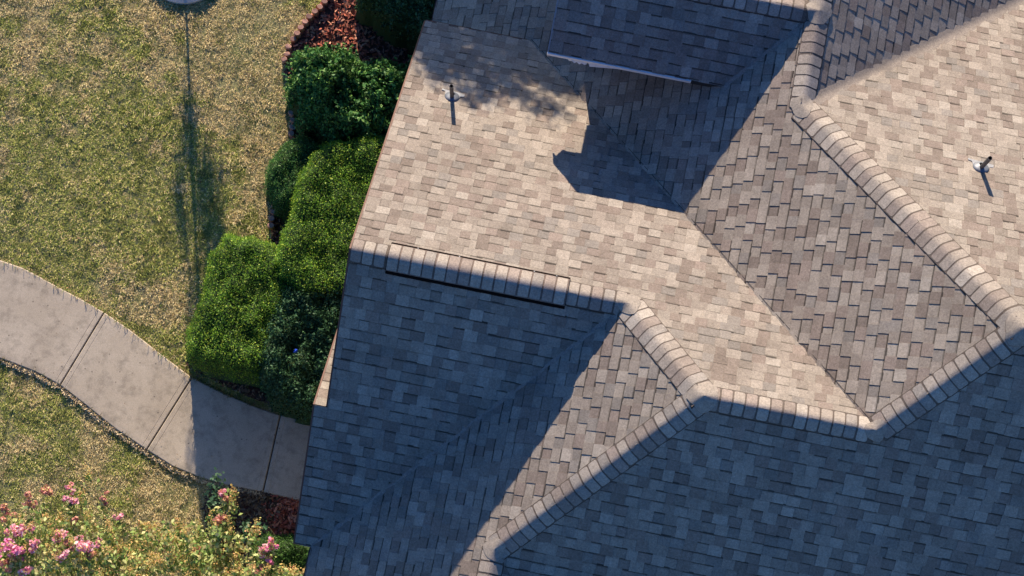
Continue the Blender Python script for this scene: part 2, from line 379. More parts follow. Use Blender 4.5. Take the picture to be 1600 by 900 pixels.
# ------------------------------------------------------------------ ridge and hip caps
def profile(P, T, dL, dR, t, r):
    if t <= -r: return P + dL * (-t)
    if t >= r: return P + dR * t
    s = (t + r) / (2 * r); return P + dL * r * (1 - s) ** 2 + dR * r * s * s
def ridge_dirs(p0, p1, nL, nR):
    T = p1 - p0; T = T / np.linalg.norm(T); side = np.cross(T, (0, 0, 1)); side /= np.linalg.norm(side)  # right-hand side
    out = []
    for nm, sg in ((nL, -1), (nR, 1)):
        a, b, c = planes[nm]; N = A([-a, -b, 1]); N = N / np.linalg.norm(N); d = np.cross(N, T); d /= np.linalg.norm(d)
        if d @ side * sg < 0: d = -d
        out.append(d)
    return T, out[0], out[1]
def pad(P0, T, dL, dR, L, w, th0, th1, rc, r=.05, ncol=10, skew=0, base=0, flare=0.0):
    """one folded cap: starts at P0, runs L along T; thickness th0 at start, th1 at end; rounded corners rc"""
    sag = .25 * r * np.linalg.norm(dL + dR); P0 = P0 - (dL + dR) / np.linalg.norm(dL + dR) * sag * .8
    rows = [(0, w - rc), (rc * .3, w - rc * .3), (rc, w), (L - rc, w), (L - rc * .3, w - rc * .3), (L, w - rc)]
    ts = np.concatenate([np.linspace(-1, -.42, 3), np.linspace(-.28, .28, 5), np.linspace(.42, 1, 3)]); V = []; F = []; Cn = len(ts)
    up = dL * -1 - dR; up /= np.linalg.norm(up)
    for s, ww in rows:
        for q in ts:
            t = q * ww; p = profile(P0 + T * s, T, dL, dR, t, r); e = 1e-3
            tg = profile(P0, T, dL, dR, t + e, r) - profile(P0, T, dL, dR, t - e, r); tg /= np.linalg.norm(tg); N = np.cross(tg, T); N = N if N @ up > 0 else -N
            th = th0 + (th1 - th0) * s / L; V.append(p + N * (th + base + .012))
    n = len(V); R = len(rows)
    fl = np.cross(V[1] - V[0], V[Cn] - V[0])[2] < 0
    q4 = lambda a, b, c, d: (a, d, c, b) if fl else (a, b, c, d)
    for i in range(R - 1):
        for j in range(Cn - 1): F.append(q4(i * Cn + j, i * Cn + j + 1, (i + 1) * Cn + j + 1, (i + 1) * Cn + j))
    nt_ = len(F)
    loop = list(range(Cn)) + [i * Cn + Cn - 1 for i in range(1, R)] + [(R - 1) * Cn + j for j in range(Cn - 2, -1, -1)] + [i * Cn for i in range(R - 2, 0, -1)]
    mid = (V[0] + V[n - 1]) / 2; b = len(V); m = len(loop)
    rim_ = [V[i] for i in loop]; low = []
    for i in loop:
        o_ = V[i] - mid; o_ = o_ - T * (o_ @ T); o_ /= np.linalg.norm(o_) + 1e-9; low.append(V[i] - up * (max(th0, th1) + .034) + o_ * flare)
    V += rim_ + low
    for i in range(m): F.append(q4(b + (i + 1) % m, b + i, b + m + i, b + m + (i + 1) % m))
    return V, F, [0] * nt_ + [1] * m
m_capedge = flat_mat('cap_edge', (.13, .105, .092), .95)
m_capstrip = attr_mat('cap_underlayer', .95, GRAIN, spec=.1)
def run_caps(p0, p1, nL, nR, w=.165, L=.123, first=0.0, vent=None, jitter=.0025, lip=1):
    p0 = A([p0[0], p0[1], Z(p0[2])]); p1 = A([p1[0], p1[1], Z(p1[2])])
    T, dL, dR = ridge_dirs(p0, p1, nL, nR); LL = np.linalg.norm(p1 - p0); s = first; st = MB()
    # continuous underlayer showing between the caps
    seg = max(2, int(LL / EXP))
    V, F, mi = pad(p0, T, dL, dR, LL, w + .004, .0015, .0015, .01, flare=.012)
    V0, F0 = V, F
    st.add(V, F, (.125, .102, .086, 1), mi)
    st.build('cap_underlayer', [m_capstrip, m_edge], house, p0, color=True)
    seen = False
    while s + L < LL + .03:
        base = 0; rc = .022
        x = (p0 + T * s)[0]
        if vent and not seen and x > vent[0] - .06: s = (vent[0] - p0[0]) + .002; x = vent[0]; seen = True
        if vent and vent[0] <= x < vent[1] - .06: base = .034; rc = .014
        c = np.array(tone(.95, 1.1)[:3]) * 1.08 + .022
        V, F, mi = pad(p0 + T * (s + rng.normal(0, .0015)), T, dL, dR, L + rng.normal(0, .002), w - .004 + rng.normal(0, jitter), .0058, .004, rc, base=base)
        o = obj('ridge_cap', V, F, [m_shing, m_capedge], house, p0 + T * s, mi=mi, colors=[(*c, 1)] * len(V))
        me = o.data; me.polygons.foreach_set('use_smooth', [m == 0 for m in mi])
        s += EXP * rng.uniform(.985, 1.015)
    return p0, T, dL, dR
z3 = lambda p, z: (p[0], p[1], z)
VX0, VX1 = .432, 2.58
A0 = (XR, 0, 0)
pA, TA, dLA, dRA = run_caps(A0, z3(B0, 0), 'P1', 'P0', vent=(VX0, VX1), first=.01)
run_caps(z3(B0, 0), z3(Bp, hB), 'P1', 'P3', w=.185, first=.03)
run_caps(z3(Bp, hB), z3(Cp, hB), 'P1', 'P4', first=.05)
run_caps(z3(Gp, hG), z3(Bp, hB), 'P3', 'P4', w=.165)
run_caps(z3(Cp, hB), z3(Dp, hD), 'P2', 'P4', w=.165, first=.03)
run_caps(z3(Ep, hE), z3(Dp, hD), 'P5', 'P2', w=.185, first=.02)
run_caps((Ep[0], Ep[1] - .02, hE), (Ep[0], 7.0, hE), 'P2', 'P6', w=.17)
run_caps((X7, yF, hE), (Fp[0] - .12, yF, hE), 'P7n', 'P7', first=.0)
run_caps((Gp[0], -5.5, hG), (Gp[0], Gp[1] + .02, hG), 'P3', 'P8', w=.165)
run_caps((Dp[0], Dp[1], hD), (10.5, Dp[1], hD), 'P5', 'P4', w=.165, first=.06)
def junction(p, hf, R=.19, dz=.058, stretch=(1, 1), rot=0):
    V = []; F = []; n = 18; rings = [.0, .25, .5, .75, 1.0]; Zf = lambda x, y: hf(lambda nm: planes[nm][0] * x + planes[nm][1] * y + planes[nm][2]) + H0
    for k, q in enumerate(rings):
        for j in range(n):
            an = j * 2 * math.pi / n; rr = R * q * (1 + .10 * math.sin(3 * an + R * 40) + .05 * math.sin(5 * an)); a, b = rr * math.cos(an) * stretch[0], rr * math.sin(an) * stretch[1]
            x = p[0] + a * math.cos(rot) - b * math.sin(rot); y = p[1] + a * math.sin(rot) + b * math.cos(rot)
            sm = np.mean([Zf(x + ex, y + ey) for ex, ey in ((.04, 0), (-.04, 0), (0, .04), (0, -.04), (0, 0))]); V.append((x, y, sm + dz - .010 * q))
        if k:
            for j in range(n): F.append(((k - 1) * n + j, k * n + j, k * n + (j + 1) % n, (k - 1) * n + (j + 1) % n))
    top = len(F); b = len(V)
    V += V[-n:]; V += [(x, y, z - .035) for x, y, z in V[-n:]]
    for j in range(n): F.append((b + j, b + n + j, b + n + (j + 1) % n, b + (j + 1) % n))
    c = A((.30, .262, .222))
    o = obj('ridge_cap', V, F, [m_shing, m_capedge], house, V[0], mi=[0] * top + [1] * n, colors=[(*c, 1)] * len(V)); o.data.polygons.foreach_set('use_smooth', [i < top for i in range(len(F))])
junction(Bp, lambda P: min(P('P1'), P('P3'), P('P4')), .17, rot=.6)
junction(Dp, lambda P: min(P('P2'), P('P5'), P('P4')), .20)
junction(Ep, lambda P: min(P('P2'), max(P('P5'), P('P6'))), .14, .048, (.9, 1.1))
junction(B0, lambda P: min(P('P1'), max(P('P0'), P('P3'))), .13, .050, (1.1, 1))
junction(Fp, lambda P: min(P('P6'), max(P('P2'), min(P('P7'), P('P7n')))), .16, .052)
junction(Gp, lambda P: min(P('P3'), max(P('P4'), P('P8'))), .13, .052)
junction(Cp, lambda P: min(P('P4'), max(P('P1'), P('P2'))), .12, .05)
# ridge vent under the raised caps
rv = MB()
V, F, mi = pad(pA + TA * (VX0 - XR - .005), TA, dLA, dRA, VX1 - VX0 + .01, .212, .022, .022, .004, flare=.002)
rv.add(V, F)
rvo = rv.build('ridge_vent', m_vent, house, (VX0, 0, H0)); V, F, mi = pad(pA + TA * (VX0 - XR), TA, dLA, dRA, VX1 - VX0, .176, .029, .029, .004); cs = MB(); cs.add(V, F, (.165, .13, .112, 1), mi); cs.build('cap_underlayer', [m_capstrip, m_edge], rvo, (VX0, 0, H0), color=True)
rvo['label'] = 'raised black ridge vent under the caps of the left ridge'
for q in (.75, 1.25, 2.15, 2.42):
    s = MB(); p = A([q, .135, Z(-.135 * MY)]) + A([0, .6, .8]) * .058; s.tube([p, p + A([0, .003, .004])], .008, 6); s.build('nail_head', m_metal, rvo, p)
# soft woven valleys
def valley(p0, p1, nL, nR, r, col, h=.013):
    p0 = A([p0[0], p0[1], Z(p0[2])]); p1 = A([p1[0], p1[1], Z(p1[2])]); T, dL, dR = ridge_dirs(p0, p1, nL, nR); V = []; F = []; n = 9; ns = 40; C = []
    for i in range(ns + 1):
        rr = r * (1 + .05 * math.sin(i * 1.7) + rng.normal(0, .02)); c = np.array(col) * rng.uniform(.94, 1.06)
        for j in range(n):
            t = (j / (n - 1) * 2 - 1) * rr; V.append(profile(p0 + (p1 - p0) * i / ns, T, dL, dR, t, rr * .98) + A([0, 0, h - .006 * (j in (0, n - 1))])); C.append((*c, 1))
    for i in range(ns):
        for j in range(n - 1): F.append((i * n + j, i * n + j + 1, (i + 1) * n + j + 1, (i + 1) * n + j))
    if np.cross(A(V[1]) - A(V[0]), A(V[n]) - A(V[0]))[2] < 0: F = [f[::-1] for f in F]
    obj('valley_shingles', V, F, m_shing, house, p0, colors=C, smooth=True)
valley(z3(Ep, hE), z3(V5e, hE - s5), 'P6', 'P5', .095, (.255, .218, .185))
def shade_line(p0, p1, nm, off, wdt=.006, h=.018):  # thin dark strip standing in for the shadow along the lapped valley edge
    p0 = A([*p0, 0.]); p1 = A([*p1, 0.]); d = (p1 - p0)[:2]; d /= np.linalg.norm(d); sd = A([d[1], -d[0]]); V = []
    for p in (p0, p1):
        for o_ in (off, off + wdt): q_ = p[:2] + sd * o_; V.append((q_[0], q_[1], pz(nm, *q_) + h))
    obj('valley_shade_line', V, [(0, 1, 3, 2)], m_edge, house, V[0])
shade_line((V1e[0], V1e[1]), (Cp[0], Cp[1]), 'P2', -.030)
valley(z3(V7b, zE7), z3(Fp, hE), 'P7', 'P2', .03, (.24, .205, .18))
valley(z3(V0e, zP0), z3(B0, 0), 'P0', 'P3', .03, (.26, .225, .20))

# ------------------------------------------------------------------ trim, gutter, dormer end, walls
def bar(name, p, q, wd, ht, mat, par=house, off=(0, 0), label=None):
    """bar from p to q, wd wide (horizontal, to the right), ht deep downward"""
    p = A(p, float) if False else np.array(p, float); q = np.array(q, float); d = q - p; s = np.cross(d, (0, 0, 1)); s /= np.linalg.norm(s)
    b = MB(); b.box(p + s * off[0] + A([0, 0, off[1]]), d, s * wd, (0, 0, -ht)); o = b.build(name, mat, par, p)
    if label: o['label'] = label
    return o
def R3(nm, x, y, dz=0): return A([x, y, pz(nm, x, y) + dz])
bar('rake_board', R3('P1', XR, 0), R3('P1', XR, V1e[1]), .02, .17, m_fascia, off=(-.022, .004))
bar('rake_board', R3('P0', XR, YW), R3('P0', XR, 0), .02, .17, m_fascia, off=(-.022, .004))
bar('rake_board', R3('PW', XW, YW), R3('PW', XW, YW + 1.5), .02, .17, m_fascia, off=(-.022, .004))
bar('rake_board', R3('P0', XW, V0e[1]), R3('P0', XW, YW), .02, .17, m_fascia, off=(-.022, .004))
bar('fascia', R3('P1', XR, V1e[1]), R3('P1', V1e[0], V1e[1]), .02, .17, m_fascia, off=(-.022, -.012))
bar('fascia', R3('P2', XQ, V1e[1] - .3), R3('P2', XQ, YN), .02, .17, m_fascia, off=(-.022, -.012))
bar('fascia', R3('P3', V0e[0], YS), R3('P3', V0e[0], V0e[1]), .02, .17, m_fascia, off=(-.022, -.012))
# dormer / cross gable: white gutterless fascia with soffit return
bar('white_fascia', R3('P7', X7 - .02, V7b[1]), R3('P7', V7b[0] - .42, V7b[1]), .020, .075, m_white, off=(.0, .006), label='white painted fascia along the eave of the cross gable')
bar('drip_edge', R3('P7', X7, yF), R3('P7', X7, V7b[1]), .018, .20, m_metal, off=(0, .016))
bar('drip_edge', R3('P7n', X7, yF), R3('P7n', X7, 2 * yF - V7b[1]), .018, .20, m_metal, off=(-.018, .016))
bar('fascia', R3('P7n', X7, 2 * yF - V7b[1]), R3('P7n', V7b[0], 2 * yF - V7b[1]), .03, .19, m_white, off=(-.03, .004))
yo = 2 * yF - V7b[1]; xw = X7 + .42
gw = MB(); prof = [(V7b[1] + .42, Z(-3.3)), (yo - .28, Z(-3.3)), (yo - .28, pz('P7n', 0, yo - .28) - .12), (yF, Z(hE) - .13), (V7b[1] + .42, pz('P7', 0, V7b[1] + .42) - .12)]
n = len(prof); gw.add([(xw, y, z) for y, z in prof] + [(xw + 2.0, y, z) for y, z in prof], [tuple(range(n))[::-1], tuple(range(n, 2 * n))] + [(i, (i + 1) % n, (i + 1) % n + n, i + n) for i in range(n)])
gw.build('gable_wall', m_brick, house, (xw, yF, H0 - 1))
sf = MB()
for y0_, y1_ in ((V7b[1] + .01, V7b[1] + .42), (yo - .28, yo - .01)): sf.box((X7 + .01, y0_, Z(zE7) - .132), (2.0, 0, 0), (0, y1_ - y0_, 0), (0, 0, .02))
sf.build('soffit', m_white, house, (X7, yF, Z(zE7)))
# crumpled white soffit end hanging below the fascia
cr = MB(); ps = [at(883, 88, Z(zE7) - .10), at(889, 95, Z(zE7) - .13), at(894, 95.6, Z(zE7) - .10), at(897, 98.5, Z(zE7) - .14), at(901, 97, Z(zE7) - .11), at(905, 100.5, Z(zE7) - .14), at(909, 99, Z(zE7) - .11), at(913, 101.5, Z(zE7) - .14), at(917, 100, Z(zE7) - .12), at(918.5, 94.5, Z(zE7) - .10)]
tp = [at(883 + 3.55 * i, 86.4 + .8 * i, Z(zE7) - .03 - .015 * (i % 2)) for i in range(10)]
bk = [p + A([0, .05, -.02]) for p in ps]
V = tp + ps + bk; F = []
for i in range(9): F += [(i, i + 1, i + 11, i + 10), (i + 10, i + 11, i + 21, i + 20), (i, i + 20, i + 21, i + 1)]
F += [(0, 10, 20), (9, 29, 19)]
obj('soffit_return', V, F, m_white, house, ps[0])['label'] = 'torn white soffit piece with ragged edge below the fascia'
wd_ = MB(); a, b, c = at(919, 97, Z(zE7) - .08), at(990, 110, Z(zE7) - .10), at(921, 104, Z(zE7) - .16)
wd_.add([a, b, c, a + A([0, .06, 0]), b + A([0, .06, 0]), c + A([0, .06, 0])], [(0, 2, 1), (3, 4, 5), (0, 1, 4, 3), (1, 2, 5, 4), (2, 0, 3, 5)]); wd_.build('frieze_board', m_white, house, a)
def prism_x(name, prof, x0, x1, mat):
    n = len(prof); b = MB(); b.add([(x0, y, z) for y, z in prof] + [(x1, y, z) for y, z in prof], [tuple(range(n)), tuple(range(2 * n - 1, n - 1, -1))] + [((i + 1) % n, i, i + n, (i + 1) % n + n) for i in range(n)])
    return b.build(name, mat, house, (x0, prof[0][0], 0))
P = lambda nm, y: pz(nm, 0, y) - .15
prism_x('wall', [(V0e[1] + .35, 0), (V1e[1] - .4, 0), (V1e[1] - .4, P('P1', V1e[1] - .4)), (0, P('P1', 0)), (V0e[1] + .35, P('P0', V0e[1] + .35))], .33, 3.3, m_brick)
prism_x('wall', [(V0e[1] + .32, 0), (YW + .9, 0), (YW + .9, P('PW', YW + .9)), (YW, P('PW', YW)), (V0e[1] + .32, P('P0', V0e[1] + .32))], .14, .33, m_brick)
def prism_y(name, prof, y0, y1, mat):
    n = len(prof); b = MB(); b.add([(x, y0, z) for x, z in prof] + [(x, y1, z) for x, z in prof], [tuple(range(n)), tuple(range(2 * n - 1, n - 1, -1))] + [((i + 1) % n, i, i + n, (i + 1) % n + n) for i in range(n)])
    return b.build(name, mat, house, (prof[0][0], y0, 0))
prism_y('wall', [(.33, 0), (.33, pz('P3', .33, 0) - .16), (Gp[0], Z(hG) - .2), (4.2, pz('P8', 4.2, 0) - .2), (4.2, 0)], YS + .4, V0e[1] + .35, m_brick)
prism_y('wall', [(.33, 0), (.33, pz('P2', .33, 0) - .16), (Ep[0], Z(hE) - .2), (8.5, pz('P6', 8.5, 0) - .2), (8.5, 0)], V1e[1] - .4, YN - .3, m_brick)
b = MB(); b.box((4.25, -5.0, 0), (6.9, 0, 0), (0, 8.4, 0), (0, 0, 3.1)); b.build('wall', m_brick, house, (7, 0, 0))

# vent pipes with lead boots and metal flanges
VF = 1.0
def vent(px, py, nm, h, label):
    a_, b_, c_ = planes[nm]; N = A([-a_, -b_, 1]); N = N / np.linalg.norm(N)
    d = RC.T @ A([(px - 800) / FPX, -(py - 450) / FPX, -1.0]); o = CAM.copy()
    t = (H0 + c_ + a_ * o[0] + b_ * o[1] - o[2]) / (d[2] - a_ * d[0] - b_ * d[1]); P = o + t * d
    u = A([1.0, 0, 0]); v = np.cross(N, u); v /= np.linalg.norm(v)
    if v[2] < 0: v = -v                       # v upslope
    p = MB(); r = .027; top = P + A([0, 0, h]); n = 16
    ring = lambda q, rr: [q + A([rr * math.cos(k * 2 * math.pi / n), rr * math.sin(k * 2 * math.pi / n), 0]) for k in range(n)]
    V = ring(P - A([0, 0, .05]), r) + ring(top, r) + ring(top, r * .76) + ring(top - A([0, 0, .2]), r * .76)
    F = []; mi = []
    for k in range(3):
        for j in range(n): F.append((k * n + j, k * n + (j + 1) % n, (k + 1) * n + (j + 1) % n, (k + 1) * n + j)); mi.append(1 if k == 2 else 0)
    F.append(tuple(range(3 * n, 4 * n))); mi.append(1); p.add(V, F, mi=mi)
    po = p.build('vent_pipe', [m_pipe, m_black], house, P); po['label'] = label
    # dome boot
    V = []; F = []; K = 7; n = 24
    for k in range(K):
        q = k / (K - 1); rr = .100 * math.cos(q * 1.25); hh = .012 + .042 * math.sin(q * 1.35) + .03 * max(0, q - .7)
        for j in range(n):
            an = j * 2 * math.pi / n; V.append(P + (u * math.cos(an) + v * math.sin(an)) * rr + N * hh * 1.0)
    for k in range(K - 1):
        for j in range(n): F.append((k * n + j, k * n + (j + 1) % n, (k + 1) * n + (j + 1) % n, (k + 1) * n + j))
    obj('pipe_boot', V, F, m_rubber, po, P, smooth=True)
    # flange: a plate lapped under the upslope course, its lower half exposed
    pts = [(-.100, .05), (-.098, .0), (-.06, -.03), (0, -.04), (.06, -.03), (.098, .0), (.105, .03), (.150, .035), (.155, .085), (.10, .098), (.04, .112), (-.04, .112), (-.10, .118), (-.150, .130), (-.155, .100), (-.105, .085)]
    V = [P + u * a + v * -b * VF + N * .022 for a, b in pts]; m = len(V); V += [q - N * .010 for q in V]
    if nm: pass
    F = [tuple(range(m))] + [(i, i + m, (i + 1) % m + m, (i + 1) % m) for i in range(m)]
    obj('flange', V, F, m_metal, po, P)
# upslope is toward the bottom of the picture here, so flip the plate
vent(706.2, 152.5, 'P1', .50, 'short dark vent pipe nearest the hedge, in dappled shade')
vent(1532.0, 263.0, 'P5', .46, 'leaning looking dark vent pipe on the right sunlit slope')

# ------------------------------------------------------------------ ground
def sheet(name, poly, z, mat, kind='structure', label=None):
    pl = [(p[0], p[1]) for p in poly]; tri = split(pl); idx = {q: i for i, q in enumerate(pl)}
    F = [tuple(idx[tuple(q)] for q in t) for t in tri]
    o = obj(name, [(x, y, z) for x, y in pl], F, mat); o['kind'] = kind; return o
o = obj('ground', [(-150, -150, 0), (150, -150, 0), (150, 150, 0), (-150, 150, 0)], [(0, 1, 2, 3)], m_ground); o['kind'] = 'structure'
upper = [(-170, 372), (-80, 384), (0, 406), (40, 420), (90, 448), (130, 469), (163, 488), (200, 513), (250, 552), (300, 590), (350, 615), (400, 636), (438, 649), (500, 655), (560, 668)]
lower = [(-170, 520), (-80, 534), (0, 560), (30, 571), (60, 583), (94, 602), (130, 630), (180, 670), (229, 703), (270, 729), (310, 745), (350, 757), (411, 769), (470, 783), (560, 800)]
UW = A([at(*p, .05)[:2] for p in upper]); LW = A([at(*p, .05)[:2] for p in lower])
walkpoly = np.concatenate([UW, LW[::-1]])
# slabs between the joints
def resample(W, s0, s1, n, ends=False):
    d = np.concatenate([[0], np.cumsum(np.linalg.norm(np.diff(W, axis=0), axis=1))])
    tt = np.linspace(s0, s1, n) if not ends else np.concatenate([[s0, s0 + .010, s0 + .072, s0 + .077, s0 + .082], np.linspace(s0 + .14, s1 - .14, n - 10), [s1 - .082, s1 - .077, s1 - .072, s1 - .010, s1]]); return np.stack([np.interp(tt, d, W[:, 0]), np.interp(tt, d, W[:, 1])], 1)
def arc(W, i): return np.concatenate([[0], np.cumsum(np.linalg.norm(np.diff(W, axis=0), axis=1))])[i]
walk = sheet('walkway_bed', walkpoly, .012, m_mulch); walk.name = 'walkway'
WO['walkway'] = np.zeros(3)
cuts = [(0, 0), (2, 2), (6, 5), (9, 8), (12, 12), (14, 14)]
cuts = [(0, 0), (6, 5), (9, 8), (12, 12), (14, 14)]
for (a, b), (c, d) in zip(cuts[:-1], cuts[1:]):
    g = .008; n = 26
    U = resample(UW, arc(UW, a) + (g if a else 0), arc(UW, c) - g, n, True); Lw = resample(LW, arc(LW, b) + (g if b else 0), arc(LW, d) - g, n, True)
    
    rowz = [(0, .045), (.012, .058), (.06, .060), (.5, .061), (.94, .060), (.988, .058), (1, .045)]; V = []
    for q, z in rowz:
        for i in range(n):
            p = U[i] * (1 - q) + Lw[i] * q; zz = z - (.014 if i in (0, n - 1) else .0045 if i in (3, n - 4) else 0); V.append((p[0], p[1], zz))
    # fine tooled margin: shift second / last-but-one columns near the joints
    F = [(r * n + i, r * n + i + 1, (r + 1) * n + i + 1, (r + 1) * n + i) for r in range(len(rowz) - 1) for i in range(n - 1)]
    R_ = len(rowz); loop = list(range(n)) + [r * n + n - 1 for r in range(1, R_)] + [(R_ - 1) * n + j for j in range(n - 2, -1, -1)] + [r * n for r in range(R_ - 2, 0, -1)]
    bi = len(V); V += [(V[i][0], V[i][1], -.03) for i in loop]; m = len(loop)
    F += [(loop[i], bi + i, bi + (i + 1) % m, loop[(i + 1) % m]) for i in range(m)]
    if np.cross(A(V[1]) - A(V[0]), A(V[n]) - A(V[0]))[2] < 0: F = [f[::-1] for f in F]
    obj('slab', V, F, m_conc, walk, (float(np.mean(U[:, 0])), float(np.mean(U[:, 1])), 0))
# tooled lines beside the joints
bedpx = [(520, -70), (506, 0), (492, 18), (477, 34), (464, 52), (452, 72), (446, 92), (449, 130), (458, 170), (457, 210), (448, 250), (424, 325), (421, 345), (426, 372), (400, 392), (330, 420), (300, 540), (290, 572), (345, 600), (400, 625), (470, 640), (640, 650), (800, 400), (760, -70)]
bed = A([at(*p)[:2] for p in bedpx]); sheet('mulch_ground', bed, .016, m_mulch)
bed2px = [(335, 752), (410, 768), (475, 782), (560, 800), (560, 990), (430, 960), (330, 850), (318, 790)]
bed2 = A([at(*p)[:2] for p in bed2px]); sheet('mulch_ground', bed2, .016, m_mulch)
housefoot = [(.14, -10), (12, -10), (12, 9), (.33, 9), (.33, 0), (.14, 0)]

# planter ring and its mulch
PC = at(289, -50)
rg = thing('planter_ring', 'pale round concrete edging ring filled with mulch on the lawn, cut by the top edge', 'planter', (PC[0], PC[1], 0))
V = []; F = []; n = 40
for rr, zz in ((.60, -.02), (.60, .085), (.545, .10), (.53, .02)):
    for k in range(n): an = k * 2 * math.pi / n; q = rr * (1 + .008 * math.sin(5 * an)); V.append((PC[0] + q * math.cos(an), PC[1] + q * math.sin(an), zz))
for r in range(3):
    for k in range(n): F.append((r * n + k, r * n + (k + 1) % n, (r + 1) * n + (k + 1) % n, (r + 1) * n + k))
obj('ring', V, F, m_cring, rg, (PC[0], PC[1], 0))
V = [(PC[0] + .535 * math.cos(k * 2 * math.pi / n), PC[1] + .535 * math.sin(k * 2 * math.pi / n), .055) for k in range(n)]
obj('mulch_fill', V, [tuple(range(n))], m_mulch, rg, (PC[0], PC[1], 0))
def chips(name, pts, cols, z0=.03, size=(.018, .05), parent=None, mat=m_chip, flat=.5):
    k = len(pts); L_ = rng.uniform(size[0], size[1], k) ; Wd = L_ * rng.uniform(.2, .45, k); an = rng.uniform(0, 2 * math.pi, k); ti = rng.normal(0, flat, k)
    u = np.stack([np.cos(an) * np.cos(ti), np.sin(an) * np.cos(ti), np.sin(ti)], 1); v = np.stack([-np.sin(an), np.cos(an), rng.normal(0, .5, k)], 1)
    c = np.stack([pts[:, 0], pts[:, 1], z0 + rng.uniform(0, .025, k)], 1)
    V = np.stack([c - u * L_[:, None] - v * Wd[:, None], c + u * L_[:, None] - v * Wd[:, None] * .6, c + u * L_[:, None] * .8 + v * Wd[:, None], c - u * L_[:, None] * .9 + v * Wd[:, None]], 1).reshape(-1, 3)
    o = fast(name, V, 4, mat, parent, colors=np.repeat(np.c_[cols, np.ones(k)], 4, 0)); o['kind'] = 'stuff'; return o
def scatter(poly, n, excl=()):
    p = A(poly); lo = p[:, :2].min(0); hi = p[:, :2].max(0); q = rng.uniform(lo, hi, (n, 2)); k = inpoly(q[:, 0], q[:, 1], p)
    for e in excl: k &= ~inpoly(q[:, 0], q[:, 1], e)
    return q[k]
def pick(pal, k, jit=.15):
    pal = A(pal); return pal[rng.integers(0, len(pal), k)] * rng.uniform(1 - jit, 1 + jit, (k, 1))
MUL = [(.50, .15, .09), (.38, .11, .07), (.26, .08, .055), (.58, .27, .17), (.16, .06, .045)]
SOILC = [(.12, .085, .055), (.08, .055, .04), (.18, .13, .085), (.26, .19, .11), (.06, .045, .035)]
def mulchcol(q, red):
    return np.where(red(q)[:, None], pick(MUL, len(q)), pick(SOILC, len(q)))
yb = at(400, 400)[1]
q = scatter(bed, 26000, [housefoot]); chips('wood_mulch', q, mulchcol(q, lambda q: q[:, 1] > yb + rng.normal(0, .1, len(q))))
xb = at(425, 800)[0]
q = scatter(bed2, 7000, [housefoot]); chips('wood_mulch', q, mulchcol(q, lambda q: q[:, 0] > xb + rng.normal(0, .12, len(q))))
an = rng.uniform(0, 2 * math.pi, 1500); rr = .52 * np.sqrt(rng.random(1500)); q = np.stack([PC[0] + rr * np.cos(an), PC[1] + rr * np.sin(an)], 1)
o = chips('wood_mulch', q, pick(MUL + [(.45, .30, .14), (.4, .28, .12)], 1500), z0=.06, parent=None)
# leaf litter along the lower side of the walk and by the bed
q = np.concatenate([LW[rng.integers(1, 12, 1)[0]][None] for _ in range(1)])
d = resample(LW, arc(LW, 1), arc(LW, 12), 2200) + rng.normal(0, .02, (2200, 2)) + A([-.012, -.03]); chips('dry_leaf_litter', d, pick([(.62, .48, .28), (.72, .58, .34), (.45, .32, .18)], 2200), z0=.03, size=(.01, .025))

q = rng.uniform([-7, -5.5], [-1.4, 6.5], (420, 2)); k_ = ~(inpoly(q[:, 0], q[:, 1], walkpoly)); o = chips('fallen_leaves', q[k_], pick([(.36, .22, .11), (.50, .36, .18), (.20, .12, .07), (.60, .46, .26)], int(k_.sum())), z0=.04, size=(.010, .024))
q = resample(UW, .3, 6.5, 26) * .45 + resample(LW, .3, 6.5, 26) * .55 + rng.normal(0, .38, (26, 2)); chips('walkway_debris', q[inpoly(q[:, 0], q[:, 1], walkpoly)], pick([(.20, .13, .08), (.40, .28, .15)], int(inpoly(q[:, 0], q[:, 1], walkpoly).sum())), z0=.063, size=(.006, .014), flat=.1)
# clay edging blocks along the bed
ed = thing('garden_edging', 'row of small upright clay blocks edging the red mulch bed beside the lawn', 'garden edging', tuple(at(455, 90)))
for (x, y) in [(515, -8), (506.7, 1), (500, 10), (492, 17), (483, 25), (476.5, 33), (470, 42), (464, 51), (458, 60), (450.5, 72), (448.5, 84), (444, 92), (455, 176), (457.5, 187), (457, 198), (455, 208), (427, 331), (424, 341), (423, 352)]:
    hgt = rng.uniform(.12, .17); c = at(x, y, hgt); an = rng.uniform(-.5, .5); wx, wy = rng.uniform(.042, .052), rng.uniform(.032, .042)
    V = []
    for zz, s in ((-.02, 1.0), (hgt - .01, 1.0), (hgt, .88)):
        for k in range(8):
            t = k * math.pi / 4 + .39; V.append((c[0] + s * (wx * 1.12 * math.cos(t) * math.cos(an) - wy * 1.12 * math.sin(t) * math.sin(an)), c[1] + s * (wx * math.cos(t) * math.sin(an) + wy * math.sin(t) * math.cos(an)) * 1.1, zz + rng.normal(0, .002)))
    F = [(r * 8 + k, r * 8 + (k + 1) % 8, (r + 1) * 8 + (k + 1) % 8, (r + 1) * 8 + k) for r in range(2) for k in range(8)] + [tuple(range(16, 24))]
    col = A([.46, .25, .19]) * rng.uniform(.75, 1.1); obj('clay_block', V, F, m_block, ed, (c[0], c[1], 0), colors=[(*col, 1)] * len(V))

